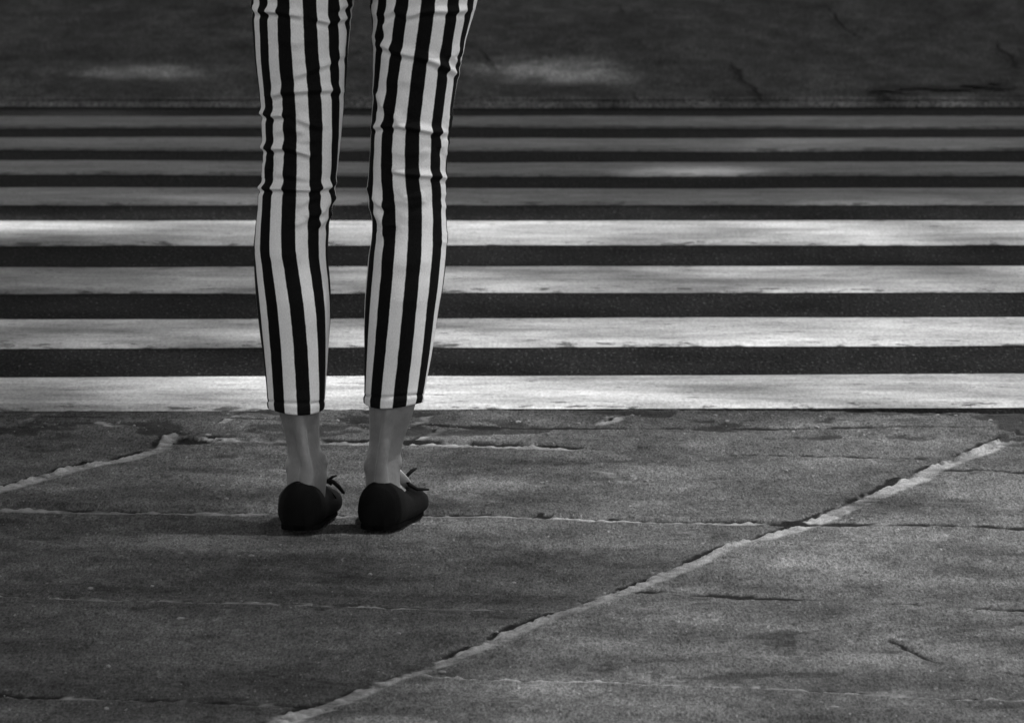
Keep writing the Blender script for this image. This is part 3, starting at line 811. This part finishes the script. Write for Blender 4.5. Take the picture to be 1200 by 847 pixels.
for s in (-1, 1):
    bm = bmesh.new()
    limb(bm, [(CXB + s * .135, YB, 1.345), (CXB + s * .185, YB - .005, 1.27), (CXB + s * .205, YB - .008, 1.16)], [.055, .054, .052], 20)
    bm_obj('sleeve', bm, M['shirt'], top)
# hair: shoulder length
bm = bmesh.new()
loft(bm, [ell_ring((CXB, YB - .02 + o, z), ax, ay, 32) for z, ax, ay, o in
          [(1.33, .05, .02, -.075), (1.40, .085, .045, -.06), (1.47, .092, .075, -.03), (1.54, .088, .095, -.012), (1.60, .084, .098, -.004), (1.65, .070, .086, 0), (1.685, .040, .05, 0)]])
bm_obj('hair', bm, M['hair'], person)

# shoes
def make_shoe(w):
    hx, toe = FOOT[w]
    hx -= 0.009 if w == 'L' else 0.006
    ux, uy = math.sin(toe), math.cos(toe)          # along the foot
    rx, ry = uy, -ux                               # to its right
    inn = 1 if w == 'L' else -1                    # inner side is to the right for the left foot
    def P(s, r, z): return (hx + ux * s + rx * r, Y_HEEL - 0.004 + uy * s + ry * r, z)
    # plan: half widths left/right along length
    S = [0.000, .006, .018, .040, .070, .100, .130, .160, .190, .215, .235, .248, .254]
    WI = [.010, .022, .0300, .0325, .032, .032, .036, .040, .041, .038, .030, .018, .006]
    WO = [.010, .022, .0300, .0330, .034, .036, .040, .043, .043, .038, .029, .017, .006]
    V_ = .044 if w == 'R' else .053
    H = [.040, .058, .0650, .0640, .057, V_, V_, .047, .041, .035, .030, .024, .016]
    rings = []
    n = 36
    sfine = np.unique(np.concatenate([np.linspace(0, .02, 8), np.linspace(.02, .23, 26), np.linspace(.23, .254, 8)]))
    def ip(v, s): return float(np.interp(s, S, v))
    for s in sfine:
        wi, wo, h = ip(WI, s), ip(WO, s), ip(H, s)
        ring = []
        for j in range(n):
            t = 2 * PI * j / n
            c, sn = math.cos(t), math.sin(t)
            e = 0.95 if sn > 0 else 0.60
            rr = abs(c) ** e * (1 if c > 0 else -1)
            half = (wi if (c > 0) == (inn > 0) else wo)
            zz_ = .0015 + (h - .0015) * (0.5 + 0.5 * (abs(sn) ** 0.75) * (1 if sn > 0 else -1))
            lean = 1 - 0.26 * max(0, (zz_ - 0.018) / 0.05) ** 1.6
            ring.append(P(s, rr * half * lean, zz_ + 0.0))
        rings.append(ring)
    bm = bmesh.new(); loft(bm, rings)
    shoe = bm_obj('shoe', bm, M['shoe'], person)
    # topline piping round the opening
    bm = bmesh.new()
    pts = []
    for k in range(29):
        t = PI * 2 * k / 28
        s = .071 - .056 * math.cos(t); r = .021 * math.sin(t) * (1 if s < .1 else .9)
        pts.append(P(s, r, ip(H, s) - .002 - 0.009 * abs(math.sin(t)) ** 2))
    limb(bm, pts, [.0022] * len(pts), 8, False)
    bm_obj('piping', bm, M['lace'], shoe)
    # sole
    bm = bmesh.new()
    outl = []
    for s in sfine: outl.append((s, ip(WI, s) * .84))
    oo = [P(s, r * inn, 0) for s, r in outl] + [P(s, -(ip(WO, s) * .84) * inn, 0) for s in sfine[::-1]]
    bot = [bm.verts.new((x, y, 0.0015)) for x, y, z in oo]; topv = [bm.verts.new((x, y, 0.008 if (y - Y_HEEL) < 0.07 else 0.006)) for x, y, z in oo]
    m_ = len(bot)
    for j in range(m_): bm.faces.new((bot[j], bot[(j + 1) % m_], topv[(j + 1) % m_], topv[j]))
    bm.faces.new(bot); bm.faces.new(topv)
    bm_obj('sole', bm, M['sole'], shoe, smooth=False)
    # added pale piece: sunlight on the instep put into its colour
    bm = bmesh.new()
    rings = []
    for k, (s, z, ww) in enumerate([(.150, .038, .012), (.134, .046, .014), (.118, .054, .012), (.106, .062, .007), (.102, .067, .0025)]):
        z = z if w == 'R' else z * .78
        rings.append(ell_ring(P(s, 0.012, z + .006), ww, .0022, 16, (rx, ry, 0), (ux, uy, .6)))
    loft(bm, rings)
    if w == 'R': bm_obj('sunlit_instep', bm, M['lit_instep'], shoe)
    else: bm.free()
    # laces tied in a bow
    bm = bmesh.new()
    yb = Y_HEEL + .125
    def q(px_, py_, dy=0.0):
        X_, Z_ = at_depth(px_, py_, yb + dy); return (float(X_), yb + dy, float(Z_))
    if w == 'R':
        limb(bm, [q(515, 573), q(517.5, 570), q(521, 566.5), q(524.2, 564.8, .01)], [.0022, .0026, .0026, .0016], 8)
        limb(bm, [q(516, 573), q(519, 577.5), q(525, 581), q(534, 581.4, .01)], [.0024, .0028, .0026, .0016], 8)
        limb(bm, [q(514, 571), q(516, 573.5), q(518, 576)], [.0022, .003, .002], 8)
        limb(bm, [q(512, 579), q(517, 581), q(522, 587)], [.0012] * 3, 8)
    else:
        limb(bm, [q(455, 574), q(459, 575.5), q(463, 579), q(467, 584, .01)], [.0026, .003, .003, .002], 8)
        limb(bm, [q(455, 574), q(458, 571.5), q(461, 570.5, .01)], [.002, .002, .0014], 8)
        limb(bm, [q(452, 574), q(455, 575), q(457, 577)], [.0022, .003, .002], 8)
        limb(bm, [q(450, 580), q(456, 582), q(461, 588)], [.0012] * 3, 8)
    bm_obj('lace', bm, M['lace'], shoe)
make_shoe('L'); make_shoe('R')

# ------------------------------------------------------------------ street trees whose crowns shade the place
def shade_field(X, Y):
    """how full the foliage is along the sun's ray to a point of the ground (0 = gap, 1 = full)"""
    left = 1 / (1 + np.exp((X + 0.60 + 0.02 * (Y - 13)) / 0.15))
    near = 0.035 + 0.11 * left + 0.06 * np.exp(-((X + 0.45) / 0.45) ** 2 - ((Y - 12.6) / 0.7) ** 2)
    far = 0.80 - 0.50 / (1 + np.exp(-(X - 0.1) / 0.3)) + 0.34 * left + 0.0 * Y
    near = near + 0.14 / (1 + np.exp((X + 0.28) / 0.15)) / (1 + np.exp((Y - 13.0) / 0.15)) + 0.09 * left / (1 + np.exp(-(Y - 15.6) / 0.3))
    k = 1 / (1 + np.exp(-(Y - 20.1) / 0.28))
    far2 = np.clip((Y - 24) / 3, 0, 1) * 0.25
    f = near * (1 - k) + (far + far2) * k
    f = f * (1 + 0.5 * vnoise(X, Y * 0.6, 1.3, 63, 3))
    f = f + 0.20 * np.clip((10.9 - Y) / 0.8, 0, 1) * 0
    return f
GAPS = [(640, 245, 0.22, 0.55), (205, 381, 0.24, 0.28), (690, 376, 0.26, 0.34), (270, 277, 0.26, 0.4), (735, 328, 0.15, 0.25),
        (320, 248, 0.2, 0.3), (590, 438, 0.2, 0.16), (500, 506, 0.42, 0.35)]
gg = [(float(ground(x, y, ZF if y < 284 else -0.12)[0]), float(ground(x, y, ZF if y < 284 else -0.12)[1]), a, b) for x, y, a, b in GAPS]
def leaves_mesh(name, C, R, count, size, parent, seed):
    r = np.random.default_rng(seed)
    # clumps inside an ellipsoid
    nc = 140
    d = r.normal(size=(nc, 3)); d /= np.linalg.norm(d, axis=1)[:, None]
    cc = C + d * R * (r.random((nc, 1)) ** 0.35)
    idx = r.integers(0, nc, count)
    P = cc[idx] + r.normal(size=(count, 3)) * np.array([.55, .55, .38])
    q = ((P - C) / R); keep = (q ** 2).sum(1) < 1.15
    P = P[keep]
    t = (P[:, 2] + 0.1) / SUN_DIR[2]
    gx = P[:, 0] - SUN_DIR[0] * t; gy = P[:, 1] - SUN_DIR[1] * t
    f = shade_field(gx, gy)
    seen = (np.abs(gx) < 3.5) & (gy > 3) & (gy < 45)
    prob = np.where(seen, f, 0.85)
    # a gap through which the sun reaches the legs
    prob = prob * (1 - 0.55 * np.exp(-(((gx + 0.36) / 0.42) ** 2 + ((gy - 12.97) / 0.26) ** 2) ** 2))
    for (a, b, sx, sy) in gg:
        prob = prob * (1 - np.exp(-(((gx - a) / sx) ** 2 + ((gy - b) / sy) ** 2) ** 2))
    P = P[r.random(len(P)) < prob]
    n = len(P)
    a = r.normal(size=(n, 3)); a[:, 2] *= 0.5; a /= np.linalg.norm(a, axis=1)[:, None]
    b = np.cross(a, r.normal(size=(n, 3))); b /= np.linalg.norm(b, axis=1)[:, None]
    s = size * (0.7 + 0.6 * r.random((n, 1)))
    nrm = np.cross(a, b)
    v = np.stack([P - a * s, P + b * s * .45 + nrm * s * .1, P + a * s, P - b * s * .45 + nrm * s * .1], 1).reshape(-1, 3).astype(np.float32)
    me = bpy.data.meshes.new(name)
    me.vertices.add(len(v)); me.vertices.foreach_set('co', v.ravel())
    me.loops.add(4 * n); me.loops.foreach_set('vertex_index', np.arange(4 * n, dtype=np.int32))
    me.polygons.add(n); me.polygons.foreach_set('loop_start', np.arange(0, 4 * n, 4, dtype=np.int32))
    try: me.polygons.foreach_set('loop_total', np.full(n, 4, np.int32))
    except Exception: pass
    me.update(calc_edges=True); me.materials.append(M['leaf'])
    o = bpy.data.objects.new(name, me); COL.objects.link(o); o.parent = parent
    return o
def tree(x, y, C, R, count, seed, label):
    r = random.Random(seed)
    e = bpy.data.objects.new('street_tree', None); COL.objects.link(e)
    e['label'] = label; e['category'] = 'tree'; e['group'] = 'street trees whose crowns shade the crossing'
    bm = bmesh.new()
    C = np.array(C, float); R = np.array(R, float)
    fork = np.array([x, y, 3.6])
    limb(bm, [(x, y, -.3), (x, y, 0.3), (x + .03, y, 1.8), fork], [.30, .22, .18, .16], 14)
    for k in range(9):
        d = np.array([r.gauss(0, 1), r.gauss(0, 1), r.uniform(.0, .8)]); d /= np.linalg.norm(d)
        tip = C + d * R * 0.8; m1 = fork + (tip - fork) * .4 + np.array([0, 0, .7])
        limb(bm, [fork - np.array([0, 0, .15]), m1, fork + (tip - fork) * .75 + np.array([0, 0, .4]), tip], [.10, .065, .035, .012], 8)
        for j in range(5):
            p = m1 + (tip - m1) * r.uniform(0, 1); q = p + np.array([r.gauss(0, 1), r.gauss(0, 1), r.uniform(0, .8)])
            limb(bm, [p, (p + q) / 2 + np.array([0, 0, .12]), q], [.028, .018, .006], 6)
    bm_obj('trunk', bm, M['bark'], e)
    leaves_mesh('crown', C, R, count, 0.075, e, seed)
    return e
tree(-3.6, 13.3, (0.8, 13.2, 7.4), (5.4, 6.5, 2.5), 230000, 1, 'broad street tree left of the waiting person')
tree(4.9, 13.0, (4.6, 16.4, 7.8), (5.4, 7.5, 2.6), 230000, 2, 'broad street tree right of the waiting person')
tree(-6.0, 38.7, (0.3, 26.8, 8.2), (6.4, 9.4, 2.8), 420000, 3, 'tall street tree on the far pavement, left side')
tree(7.4, 38.9, (5.6, 27.2, 8.4), (6.2, 9.9, 2.8), 360000, 4, 'tall street tree on the far pavement, right side')
tree(-7.5, 49.0, (3.0, 46.0, 8.4), (8.0, 9.0, 2.8), 220000, 5, 'farthest street tree, behind the far kerb')
tree(-10.5, 12.8, (-8.6, 17.5, 7.0), (5.0, 7.5, 3.0), 150000, 6, 'unseen street tree added on the near left to cut skylight')  # added out of view to hold skylight off the left of the road
tree(-12.5, 38.9, (-9.5, 30.0, 7.6), (5.5, 9.0, 3.2), 170000, 7, 'unseen street tree added on the far left to cut skylight')  # likewise an unseen addition, darkening the far left
